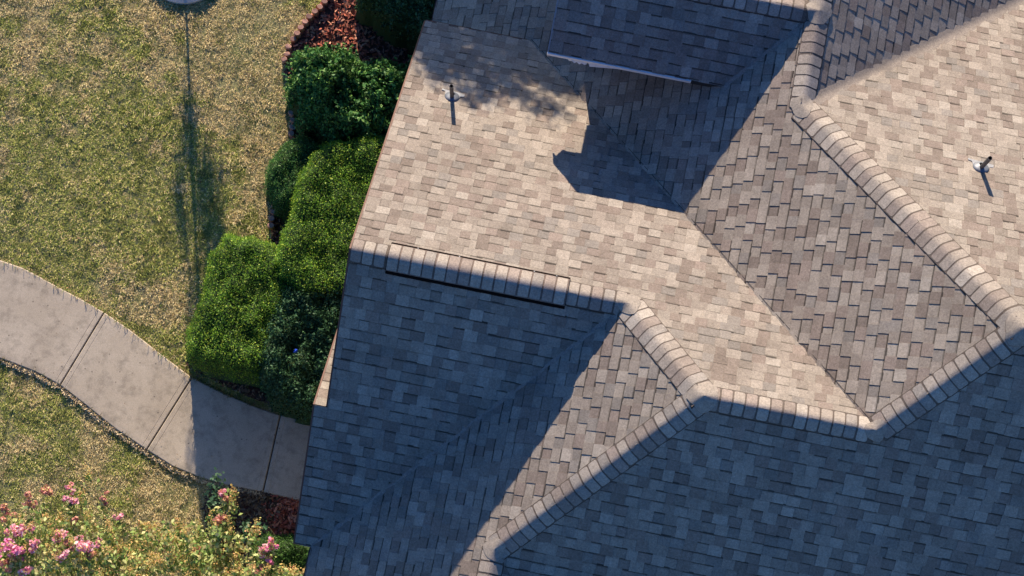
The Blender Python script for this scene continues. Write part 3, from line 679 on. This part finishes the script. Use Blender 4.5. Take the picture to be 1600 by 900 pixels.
# ------------------------------------------------------------------ lawn
n1 = Noise(.9, 1); n2 = Noise(.28, 2); n3 = Noise(.09, 3); n4 = Noise(2.3, 4)
DRY = []
for px, py, rx, ry, a in [(380, 60, .75, 1.1, .30), (400, 190, .55, 1.2, .34), (420, 300, .4, .8, .30), (350, 130, .7, .9, .2), (250, 500, .5, .35, .16), (300, 770, .55, .40, .34), (230, 780, .6, .35, .22), (60, 600, .5, .3, .2), (170, 560, .3, .3, .16), (200, 20, 1.0, .5, .12),
                          (120, 330, .6, .4, -.10), (190, 180, .4, .8, -.10), (60, 380, .6, .5, -.10), (130, 700, .7, .5, -.10), (320, 340, .25, .5, -.2), (230, 60, .5, .4, -.08)]:
    q_ = at(px, py); DRY.append((q_[0], q_[1], rx, ry, a))
def greenness(x, y):
    p = proj(np.stack([x, y, np.zeros_like(x)], -1)) if False else None
    g = .42 * n1(x, y) + .42 * n2(x, y) + .16 * n3(x, y)
    d = 0
    for cx, cy, rx, ry, a in DRY: d = d + a * np.exp(-(((x - cx) / rx) ** 2 + ((y - cy) / ry) ** 2))
    return g + .13 - 1.25 * d + .22 * (n4(x, y) - .5)
def grass(name, box, dens, excl, size=(.025, .062), wid=.0029):
    x0, x1, y0, y1 = box; nb = 4; k = int((x1 - x0) * (y1 - y0) * dens / nb); x = np.repeat(rng.uniform(x0, x1, k), nb); y = np.repeat(rng.uniform(y0, y1, k), nb); tuft = rng.uniform(0, 2 * math.pi, k); tt_ = rng.normal(0, 1, k)
    an0 = np.repeat(tuft, nb); tn_ = np.repeat(tt_, nb); k = len(x); x = x + rng.normal(0, .016, k); y = y + rng.normal(0, .016, k); keep = np.ones(k, bool)
    for e in excl: keep &= ~inpoly(x, y, e)
    keep &= np.hypot(x - PC[0], y - PC[1]) > .61
    g = greenness(x, y); keep &= rng.random(k) < np.clip(.40 + 1.3 * g, .25, 1) * (1 - .75 * (Noise(.11, 78)(x, y) > .80))
    x, y, g, an0, tn_ = x[keep], y[keep], g[keep], an0[keep], tn_[keep]; k = len(x)
    an = an0 + rng.normal(0, .75, k); L_ = rng.uniform(*size, k) * (.6 + .9 * n2(y, x)) * (1 + .2 * tn_); lean = rng.uniform(.55, 1.4, k)
    dx, dy = np.cos(an), np.sin(an); wv = np.stack([-dy, dx, np.zeros(k)], 1) * (wid * rng.uniform(.7, 1.5, k))[:, None]
    b = np.stack([x, y, np.full(k, .0)], 1); m_ = b + np.stack([dx * L_ * .45 * np.sin(lean) * .8, dy * L_ * .45 * np.sin(lean) * .8, L_ * .5 * np.cos(lean * .6)], 1)
    t = b + np.stack([dx * L_ * np.sin(lean), dy * L_ * np.sin(lean), L_ * np.cos(lean) * .85], 1)
    V = np.stack([b - wv * .6, m_ - wv, t, m_ + wv], 1); V[:, 0] = b - wv * .3
    V = V.reshape(-1, 3)
    lush = np.clip((Noise(.13, 77)(x, y) - .60) * 6, 0, 1)
    isg = (rng.random(k) - .35 * lush + tn_ * .22) < np.clip(.14 + (g - .40) * 4.6, .03, .93)
    green = pick([(.32, .37, .075), (.42, .45, .095), (.52, .52, .15), (.22, .29, .06), (.64, .59, .20)], k, .2)
    straw = pick([(.72, .57, .28), (.80, .66, .34), (.60, .46, .22), (.86, .74, .42), (.64, .48, .25)], k, .2)
    c = np.where(isg[:, None], green, straw) * (1 - .35 * lush[:, None]); o = fast(name, V, 4, m_grass, None, colors=np.repeat(np.c_[c, np.ones(k)], 4, 0)); o['kind'] = 'stuff'; return o
ex = [walkpoly, bed, bed2, housefoot]
grass('lawn_grass', (-7.6, -.4, -6.2, 7.0), 10500, ex)
for bx_ in ((-10.5, -7.6, -8.5, 8.5), (-7.6, .2, 7.0, 9.5), (-7.6, .2, -8.5, -6.2)): grass('lawn_grass', bx_, 3800, ex, size=(.03, .075), wid=.0042)
# longer blades spilling over the edges of the walk
def fringe(W, sgn, n):
    d = resample(W, arc(W, 0), arc(W, 11), n); tn = np.gradient(d, axis=0); tn /= np.linalg.norm(tn, axis=1)[:, None] + 1e-9
    nn = np.stack([-tn[:, 1], tn[:, 0]], 1) * sgn; off = rng.uniform(0, .05, n) ; b2 = d + nn * off[:, None]
    L_ = rng.uniform(.015, .05, n) + .05 * (rng.random(n) < .08); dirv = -nn + rng.normal(0, .7, (n, 2)); dirv /= np.linalg.norm(dirv, axis=1)[:, None]
    b = np.c_[b2, np.full(n, .02)]; m_ = b + np.c_[dirv * L_[:, None] * .45, L_ * .75]; t = b + np.c_[dirv * L_[:, None] * .95, L_ * .80]
    wv = np.c_[-dirv[:, 1], dirv[:, 0], np.zeros(n)] * .0045
    V = np.stack([b - wv * .5, m_ - wv, t, m_ + wv], 1).reshape(-1, 3)
    c = np.where((rng.random(n) < .5)[:, None], pick([(.10, .15, .03), (.15, .19, .05)], n), pick([(.36, .28, .14), (.28, .21, .1)], n))
    o = fast('edge_grass', V, 4, m_grass, None, colors=np.repeat(np.c_[c, np.ones(n)], 4, 0)); o['kind'] = 'stuff'
fringe(UW, 1, 1800); fringe(LW, -1, 1200)

# ------------------------------------------------------------------ shrubs
def leafquads(c, nrm, size, asp=.5, jit=.6, fold=.25):
    k = len(c); r = rng.normal(0, 1, (k, 3)); nn = nrm + jit * r; nn /= np.linalg.norm(nn, axis=1)[:, None]
    u = np.cross(nn, rng.normal(0, 1, (k, 3))); u /= np.linalg.norm(u, axis=1)[:, None]; v = np.cross(nn, u)
    s = (size * rng.uniform(.65, 1.25, k))[:, None]
    return np.stack([c - u * s * .5, c + v * s * asp * .5 - nn * s * 0 + nn * s * fold * .4 , c + u * s * .5, c - v * s * asp * .5 + nn * s * fold * .4], 1).reshape(-1, 3)
def shrub(name, px, h, rim, label, cat, pal, leaf=.03, dens=8000, mat=m_leaf, lump=.05, lscale=.22, asp=.55, jit=.6, seed=1, flat=False, sprig=0, rag=.022):
    """px: outline of the crown seen in the photograph; h: height of the crown's top"""
    poly = A([at(x, y, h * .72)[:2] for x, y in px]); cen = poly.mean(0); rj = np.random.default_rng(seed); pp = []
    for i in range(len(poly)):
        a_, b_ = poly[i], poly[(i + 1) % len(poly)]; m_ = max(2, int(np.linalg.norm(b_ - a_) / .09))
        for k_ in range(m_): pp.append(a_ + (b_ - a_) * k_ / m_ + rj.normal(0, rag, 2))
    poly = A(pp)
    t = thing(name, label, cat, (cen[0], cen[1], 0)); nz1 = Noise(lscale, seed); nz2 = Noise(lscale * .42, seed + 50); nz9 = Noise(lscale * .17, seed + 90)
    lo, hi = poly.min(0), poly.max(0)
    def H(x, y):
        d = dpoly(x, y, poly); q = np.clip(d / rim, 0, 1); e = np.sqrt(np.clip(1 - (1 - q) ** 2.4, 0, 1))
        return h * (.18 + .82 * e) + lump * (nz1(x, y) - .5) * 2 * (.4 + .6 * q) + lump * .8 * (nz2(x, y) - .5) * 2 + lump * .55 * (nz9(x, y) - .5) * 2
    def N3(x, y):
        e = .02; gx = (H(x + e, y) - H(x - e, y)) / (2 * e); gy = (H(x, y + e) - H(x, y - e)) / (2 * e); n = np.stack([-gx, -gy, np.ones_like(x)], -1)
        return n / np.linalg.norm(n, axis=-1, keepdims=True)
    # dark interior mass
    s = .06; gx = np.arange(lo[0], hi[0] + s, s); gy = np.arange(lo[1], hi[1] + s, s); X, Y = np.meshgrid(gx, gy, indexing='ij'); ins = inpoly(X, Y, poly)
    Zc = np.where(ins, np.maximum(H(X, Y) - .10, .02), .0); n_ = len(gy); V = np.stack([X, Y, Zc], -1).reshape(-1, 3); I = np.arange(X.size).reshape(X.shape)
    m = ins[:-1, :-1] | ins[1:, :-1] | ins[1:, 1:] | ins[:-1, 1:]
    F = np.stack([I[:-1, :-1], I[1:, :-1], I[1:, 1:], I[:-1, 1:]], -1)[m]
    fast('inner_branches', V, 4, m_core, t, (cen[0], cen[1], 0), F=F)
    area = (hi - lo).prod(); k = int(area * dens * 2.2); x = rng.uniform(lo[0] - .03, hi[0] + .03, k); y = rng.uniform(lo[1] - .03, hi[1] + .03, k)
    kk = inpoly(x, y, poly); x, y = x[kk], y[kk]; nn = N3(x, y); wgt = 1 / np.clip(nn[:, 2], .15, 1); kk = rng.random(len(x)) < wgt / 4.0 * (1.0 if flat else 1.0)
    x, y, nn = x[kk], y[kk], nn[kk]; z = H(x, y) - rng.uniform(0, .07, len(x)) ** 1.0
    c = np.stack([x, y, z], 1) + nn * rng.normal(0, .018, (len(x), 1))
    # side skirt leaves near the rim
    k2 = int(len(c) * .25); i = rng.integers(0, len(c), k2); d = dpoly(c[i, 0], c[i, 1], poly); i = i[d < rim * .6]; e = c[i].copy(); e[:, 2] *= rng.uniform(.3, 1, len(e)); e[:, :2] += nn[i, :2] * .03
    C3 = np.concatenate([c, e]); N_ = np.concatenate([nn, nn[i]])
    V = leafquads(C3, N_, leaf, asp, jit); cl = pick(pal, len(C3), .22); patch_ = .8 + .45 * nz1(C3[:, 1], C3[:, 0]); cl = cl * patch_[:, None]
    fo = fast('foliage', V, 4, mat, t, (cen[0], cen[1], 0), colors=np.repeat(np.c_[cl, np.ones(len(cl))], 4, 0)); fo['kind'] = 'stuff'
    # leafy sprigs that stick out
    if sprig:
        P_ = []; Nn = []
        for _ in range(sprig):
            j = rng.integers(0, len(c)); dr = nn[j] + rng.normal(0, .45, 3); dr /= np.linalg.norm(dr); L_ = rng.uniform(.06, .16)
            for s_ in np.linspace(.1, 1, 9): P_.append(c[j] + dr * L_ * s_ + rng.normal(0, .012, 3)); Nn.append(dr * .2 + rng.normal(0, .6, 3) + A([0, 0, .6]))
        P_ = A(P_); Nn = A(Nn); Nn /= np.linalg.norm(Nn, axis=1)[:, None]; cl = pick(pal, len(P_), .2) * 1.15
        fo = fast('sprigs', leafquads(P_, Nn, leaf * 1.1, asp, .4), 4, mat, t, (cen[0], cen[1], 0), colors=np.repeat(np.c_[cl, np.ones(len(cl))], 4, 0)); fo['kind'] = 'stuff'
    st = MB()
    for _ in range(4): a = cen + rng.normal(0, .06, 2); b_ = cen + rng.normal(0, .2, 2); st.tube([(a[0], a[1], 0), (b_[0], b_[1], h * .6)], [.022, .01], 6)
    st.build('stem', m_bark, t, (cen[0], cen[1], 0)); return t
BRIGHT = [(.14, .29, .025), (.19, .36, .035), (.11, .23, .022), (.42, .54, .06), (.08, .17, .02), (.13, .27, .025)]
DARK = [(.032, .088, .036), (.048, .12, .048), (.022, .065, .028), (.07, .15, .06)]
MIDG = [(.045, .14, .03), (.07, .19, .04), (.03, .10, .025), (.15, .28, .06), (.06, .155, .04)]
shrub('clipped_hedge', [(500, 222), (560, 212), (640, 205), (640, 330), (600, 410), (570, 470), (470, 475), (420, 420), (446, 340), (462, 275)], 1.36, .24, 'tall clipped bright green hedge against the eave, directly below the leafy shrub', 'hedge', BRIGHT, .026, 9000, lump=.055, jit=1.0, seed=11, sprig=50)
shrub('clipped_hedge', [(352, 362), (400, 368), (440, 385), (490, 425), (480, 500), (440, 580), (395, 592), (330, 578), (288, 560), (286, 530), (300, 490), (318, 440), (322, 395)], 1.05, .26, 'bright green clipped hedge at the lawn corner, above the bend of the walkway', 'hedge', BRIGHT, .026, 9000, lump=.06, jit=1.0, seed=12, sprig=50)
shrub('rounded_shrub', [(490, 208), (505, 235), (500, 290), (475, 330), (450, 338), (428, 322), (414, 290), (416, 255), (440, 222), (465, 210)], .95, .24, 'small rounded dark green shrub on the lawn side of the tall hedge', 'shrub', MIDG, .026, 10000, lump=.08, jit=.95, seed=13)
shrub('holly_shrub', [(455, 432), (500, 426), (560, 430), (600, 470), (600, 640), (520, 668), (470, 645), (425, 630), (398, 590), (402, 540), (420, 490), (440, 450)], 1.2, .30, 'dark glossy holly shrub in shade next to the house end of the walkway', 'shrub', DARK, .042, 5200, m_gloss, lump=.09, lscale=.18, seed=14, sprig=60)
shrub('leafy_shrub', [(448, 120), (456, 92), (485, 72), (530, 72), (560, 80), (600, 84), (660, 90), (640, 210), (590, 232), (548, 222), (500, 212), (470, 190), (458, 160), (442, 140)], 1.42, .36, 'loose broadleaf green shrub beside the vent pipe end of the roof', 'shrub', MIDG, .058, 3300, m_gloss, lump=.20, lscale=.30, asp=.5, jit=.8, seed=15, sprig=260, rag=.05)
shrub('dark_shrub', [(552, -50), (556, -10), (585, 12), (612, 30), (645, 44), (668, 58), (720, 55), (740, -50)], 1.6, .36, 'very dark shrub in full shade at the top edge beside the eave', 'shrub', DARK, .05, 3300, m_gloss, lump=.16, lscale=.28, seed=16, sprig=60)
shrub('low_shrub', [(392, 842), (420, 832), (455, 838), (500, 845), (510, 890), (450, 905), (400, 890)], .7, .22, 'low vivid green shrub in the corner between the roof edge and the flowering shrubs', 'shrub', [(.05, .13, .02), (.09, .19, .03), (.03, .08, .015)], .032, 7500, lump=.07, seed=17)
# small blue scrap caught in the holly
c = at(462, 549, 1.13); b = MB()
V = [c + A(p) for p in ((-.03, -.02, 0), (.0, -.03, .02), (.035, -.005, .005), (.02, .03, .025), (-.02, .035, 0), (0, 0, .035))]
b.add(V, [(0, 1, 5), (1, 2, 5), (2, 3, 5), (3, 4, 5), (4, 0, 5), (4, 3, 2, 1, 0)])
tag(b.build('plastic_scrap', m_blue, None, c), 'tiny crumpled bright blue plastic scrap caught in the dark holly shrub', 'litter')

# ------------------------------------------------------------------ flowering shrubs (crepe myrtles)
PINK = [(.90, .40, .48), (.93, .52, .58), (.84, .30, .42), (.95, .66, .66)]
MAG = [(.88, .30, .50), (.92, .46, .62), (.80, .20, .42)]
SALM = [(.66, .30, .24), (.72, .40, .28), (.58, .24, .20)]
BUD = [(.74, .52, .18), (.82, .62, .26), (.60, .46, .15), (.76, .42, .20), (.52, .50, .16)]
LEAFY = [(.26, .38, .09), (.38, .48, .14), (.52, .56, .22), (.14, .25, .07), (.60, .54, .24)]
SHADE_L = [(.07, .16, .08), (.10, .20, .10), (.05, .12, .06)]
def crepe(basepx, tips, label, n_extra, region, seed):
    b0 = at(*basepx); t = thing('crepe_myrtle', label, 'flowering shrub', (b0[0], b0[1], 0), 'flowering shrubs along the bottom edge')
    st = MB(); LC = []; LN = []; LP = []; BC = []; BN = []
    reg = A(region); lo = reg.min(0); hi = reg.max(0)
    allt = [(x, y, h, k, r) for x, y, h, k, r in tips]
    while n_extra > 0:
        q = rng.uniform(lo, hi)
        if inpoly(q[0:1], q[1:2], reg)[0]: allt.append((q[0], q[1], rng.uniform(1.2, 2.0), 'bud' if rng.random() < .62 else 'leaf', rng.uniform(6, 10))); n_extra -= 1
    for x, y, h, kind, r in allt:
        P_ = at(x, y, h); base = A([b0[0], b0[1], 0]) + A([rng.normal(0, .1), rng.normal(0, .1), 0]); mid = base * .45 + P_ * .55 + A([0, 0, .1 * h]); mid[:2] = base[:2] * .5 + P_[:2] * .5
        pts = [base, base * .7 + mid * .3 + A([0, 0, .15 * h]), mid, mid * .4 + P_ * .6, P_]
        if rng.random() < .7: st.tube(pts, [.012, .009, .006, .004, .002], 4, cap=False)
        # leaves along the upper shoot
        dr = P_ - mid; dr /= np.linalg.norm(dr); nl = int(rng.integers(22, 40)); L_ = rng.uniform(.22, .42)
        s = rng.random(nl); cc = P_ - dr * (s * L_)[:, None] + rng.normal(0, 1, (nl, 3)) * (.03 + .05 * s)[:, None]
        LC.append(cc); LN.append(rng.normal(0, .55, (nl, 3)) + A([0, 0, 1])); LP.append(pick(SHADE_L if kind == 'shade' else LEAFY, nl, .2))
        if kind in ('leaf', 'shade'): continue
        rad = r / 107.0 * 1.0; m = int(40 + rad * 1000) if kind != 'bud' else 60
        g = rng.normal(0, 1, (m, 3)); g /= np.linalg.norm(g, axis=1)[:, None]; g *= rng.random((m, 1)) ** .4 * rad * .55; g[:, 2] *= .8; sub = rng.normal(0, rad * .48, (5, 3)); c = P_ + g + dr * .03 + sub[rng.integers(0, 5, m)]
        if kind == 'bud':
            s_ = rng.uniform(-1, 1, m); c = P_ + dr * (s_ * rad * 1.3)[:, None] + rng.normal(0, rad * .42, (m, 3)) * (1.1 - .5 * s_)[:, None]
            BC.append((c, pick(BUD, m, .2)))
        else:
            pal = {'pink': PINK, 'mag': MAG, 'salm': SALM}[kind]; V = leafquads(c, g / rad + A([0, 0, .4]), .045, .8, .5)
            cl = pick(pal, m, .15); k3 = rng.random(m) < .15; cl[k3] = pick(BUD, int(k3.sum()))
            fast('blossom', V, 4, m_petal, t, P_, colors=np.repeat(np.c_[cl, np.ones(m)], 4, 0))
    c = np.concatenate(LC); nn = np.concatenate(LN); nn /= np.linalg.norm(nn, axis=1)[:, None]; cl = np.concatenate(LP)
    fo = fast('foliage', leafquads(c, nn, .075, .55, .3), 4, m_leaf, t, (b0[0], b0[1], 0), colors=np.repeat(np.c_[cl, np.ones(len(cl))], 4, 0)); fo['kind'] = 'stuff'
    c = np.concatenate([q[0] for q in BC]); cl = np.concatenate([q[1] for q in BC])
    fo = fast('flower_buds', leafquads(c, rng.normal(0, 1, c.shape) + A([0, 0, .5]), .030, .8, .5), 4, m_leaf, t, (b0[0], b0[1], 0), colors=np.repeat(np.c_[cl, np.ones(len(cl))], 4, 0)); fo['kind'] = 'stuff'
    st.build('branch', m_bark, t, (b0[0], b0[1], 0))
T1 = [(30, 826, 1.9, 'pink', 13), (21, 835, 1.85, 'pink', 9), (13, 859, 2.0, 'mag', 14), (30, 862, 1.95, 'mag', 12), (52, 855, 1.9, 'pink', 9), (45, 790, 1.7, 'salm', 10), (13, 808, 1.7, 'salm', 10),
      (72, 772, 1.6, 'salm', 9), (6, 886, 1.9, 'salm', 10), (39, 892, 1.9, 'pink', 8), (24, 868, 1.9, 'mag', 10), (78, 838, 1.7, 'bud', 9)]
T2 = [(99, 838, 1.9, 'pink', 10), (120, 851, 1.95, 'pink', 15), (132, 856, 1.9, 'pink', 10), (100, 874, 1.9, 'pink', 9), (106, 784, 1.7, 'pink', 8), (114, 786, 1.7, 'pink', 6), (108, 766, 1.6, 'pink', 6), (184, 812, 1.5, 'pink', 5),
      (120, 817, 1.7, 'salm', 6), (154, 848, 1.8, 'pink', 6), (162, 784, 1.6, 'salm', 7), (140, 868, 1.8, 'salm', 7), (138, 742, 1.5, 'bud', 9), (125, 775, 1.6, 'bud', 8), (107, 855, 1.9, 'salm', 8)]
T3 = [(350, 778, 1.7, 'salm', 7), (349, 772, 1.72, 'pink', 5), (362, 770, 1.7, 'bud', 8), (362, 784, 1.7, 'bud', 8), (417, 859, 1.9, 'pink', 11), (424, 854, 1.92, 'mag', 7), (408, 862, 1.85, 'pink', 8), (420, 878, 1.85, 'mag', 5), (345, 817, 1.7, 'salm', 9), (309, 863, 1.7, 'salm', 7),
      (339, 735, 1.3, 'shade', 6), (337, 748, 1.3, 'shade', 6), (333, 768, 1.35, 'shade', 8), (335, 780, 1.4, 'shade', 8), (385, 812, 1.3, 'shade', 8), (412, 820, 1.25, 'shade', 8), (398, 822, 1.7, 'bud', 9), (397, 832, 1.7, 'bud', 9), (372, 835, 1.7, 'leaf', 8), (395, 845, 1.8, 'leaf', 8),
      (240, 870, 1.8, 'bud', 9), (406, 893, 1.8, 'salm', 7), (455, 893, 1.8, 'bud', 10), (470, 896, 1.8, 'bud', 10), (438, 890, 1.8, 'bud', 9)]
crepe((30, 1010), T1, 'flowering shrub with the deepest magenta blossom clusters, in the bottom left corner', 50, [(-40, 830), (20, 815), (60, 800), (95, 830), (85, 930), (-40, 930)], 1)
crepe((170, 1010), T2, 'flowering shrub with scattered light pink blossoms, left of centre along the bottom edge', 80, [(75, 830), (110, 795), (150, 800), (200, 850), (230, 880), (235, 930), (75, 930)], 2)
crepe((350, 1010), T3, 'yellow budded flowering shrub with one bright pink blossom near the roof corner', 120, [(195, 875), (215, 820), (250, 812), (300, 805), (345, 800), (365, 820), (370, 850), (400, 875), (475, 890), (480, 935), (220, 935)], 3)

# ------------------------------------------------------------------ trees standing north of the frame (they throw the dappled shade)
def tree(loc, trunk, blobs, label, nleaf, leaf=.09, seed=3, name='shade_tree', pal=MIDG, thin=1.0):
    t = thing(name, label, 'tree', (loc[0], loc[1], 0)); st = MB(); top = max(b[2] for b in blobs)
    cx = np.mean([b[0] for b in blobs]); cy = np.mean([b[1] for b in blobs]); P_ = [A([loc[0], loc[1], 0]), A([loc[0] * .95 + cx * .05, loc[1] * .95 + cy * .05, top * .5]), A([cx, cy, top * .8])]
    st.tube(P_, [trunk, trunk * .6, trunk * .15], 10)
    for bx, by, bz, r in blobs:
        for _ in range(2):
            e = A([bx, by, bz]) + rng.normal(0, r * .4, 3); s = rng.uniform(.35, .8); q = P_[1] * (1 - s) + P_[2] * s; st.tube([q, q * .5 + e * .5 + A([0, 0, .1]), e], [trunk * .3 * thin, trunk * .18 * thin, .006], 5)
    st.build('trunk', m_bark, t, (loc[0], loc[1], 0))
    vol = A([b[3] ** 2 for b in blobs]); C = []; N_ = []
    for b, v in zip(blobs, vol / vol.sum()):
        m = int(nleaf * v); nc = max(4, m // 26); g = rng.normal(0, 1, (nc, 3)); g /= np.linalg.norm(g, axis=1)[:, None]; g *= rng.random((nc, 1)) ** .45 * b[3]
        cc = np.repeat(A(b[:3]) + g, 26, 0)[:m]; cc = cc + rng.normal(0, leaf * 1.1, cc.shape); C.append(cc); N_.append(rng.normal(0, .6, cc.shape) + A([0, 0, .8]))
    C = np.concatenate(C); N_ = np.concatenate(N_); N_ /= np.linalg.norm(N_, axis=1)[:, None]; cl = pick(pal, len(C), .25)
    fo = fast('crown', leafquads(C, N_, leaf, .6, .4), 4, m_leaf, t, (loc[0], loc[1], 0), colors=np.repeat(np.c_[cl, np.ones(len(cl))], 4, 0)); fo['kind'] = 'stuff'
S = A([-SUN.x, -SUN.y, -SUN.z]) / math.hypot(SUN.x, SUN.y)       # towards the sun, per metre of ground distance
def upsun(px, py, nm, d, dz=0):
    """point d metres sunward of a roof or ground point"""
    if nm == 'G': P_ = at(px, py, dz)
    else:
        a_, b_, c_ = planes[nm]; o = CAM; dd = RC.T @ A([(px - 800) / FPX, -(py - 450) / FPX, -1.0]); P_ = o + (H0 + c_ + a_ * o[0] + b_ * o[1] - o[2]) / (dd[2] - a_ * dd[0] - b_ * dd[1]) * dd
    return P_ + S * d
bl = []
for px, py, r, nm in [(880, 100, .3, 'P2'), (897, 112, .22, 'P2'), (890, 130, .18, 'P2'), (905, 125, .15, 'P2'), (885, 112, .22, 'P1'), (868, 98, .25, 'P1'), (700, 50, .3, 'P1'), (780, 62, .3, 'P1'), (840, 70, .3, 'P1'), (670, 50, .25, 'P1'), (745, 50, .3, 'P1'), (720, 45, .5, 'P2'), (800, 60, .5, 'P2'), (850, 20, .6, 'P2'), (770, 10, .7, 'P2'), (690, 60, .35, 'P1'), (830, 90, .4, 'P1'), (870, 130, .28, 'P1'), (760, 150, .17, 'P1'), (690, 110, .25, 'P1'), (700, 85, .42, 'P1'), (760, 100, .42, 'P1'), (660, 60, .40, 'P1'), (740, 20, .6, 'P2'), (830, 25, .55, 'P2'), (800, 120, .34, 'P1'), (830, 165, .20, 'P1'), (780, 60, .45, 'P1'), (700, 10, .6, 'P2'), (610, 10, .4, 'G'), (650, 30, .35, 'G'), (770, -60, .8, 'P2'), (690, -80, .8, 'P2'), (870, 175, .13, 'P1'), (735, 150, .16, 'P1'), (620, -60, .6, 'G'), (870, 60, .42, 'P1')]:
    q = upsun(px, py, nm, 8.5 if nm != 'G' else 11.0, dz=1.2 if nm == 'G' else 0); bl.append((q[0], q[1], q[2], r))
tree((float(np.mean([b[0] for b in bl])), float(np.mean([b[1] for b in bl])), 0), .14, bl, 'leafy tree north of the left gable that dapples the roof with shade', 48000, .085, thin=.3)
# slender young tree in the ring
bl = []
for h, dx, r in [(.62, 0, .07), (.74, -.02, .10), (.86, .03, .12), (.92, -.06, .16), (1.0, -.12, .16), (1.05, .18, .19), (1.14, -.18, .14), (1.16, .06, .14), (1.22, .28, .22), (1.28, -.20, .13), (1.34, .34, .23), (1.42, -.18, .13), (1.46, .30, .22), (1.56, .30, .18), (1.66, .22, .14), (1.7, -.1, .13), (1.9, .1, .13), (2.1, 0, .15), (2.3, .12, .15), (2.45, -.08, .12), (2.6, .1, .12)]:
    bl.append((PC[0] + dx, PC[1] + rng.normal(0, .05), h, r))
tree((PC[0], PC[1], 0), .021, bl, 'slender young tree growing in the middle of the round ring on the lawn', 4600, .045, name='young_tree')
print('tabs', len(tabs), 'tris', sum(len(o.data.polygons) for o in bpy.data.objects if o.type == 'MESH'))
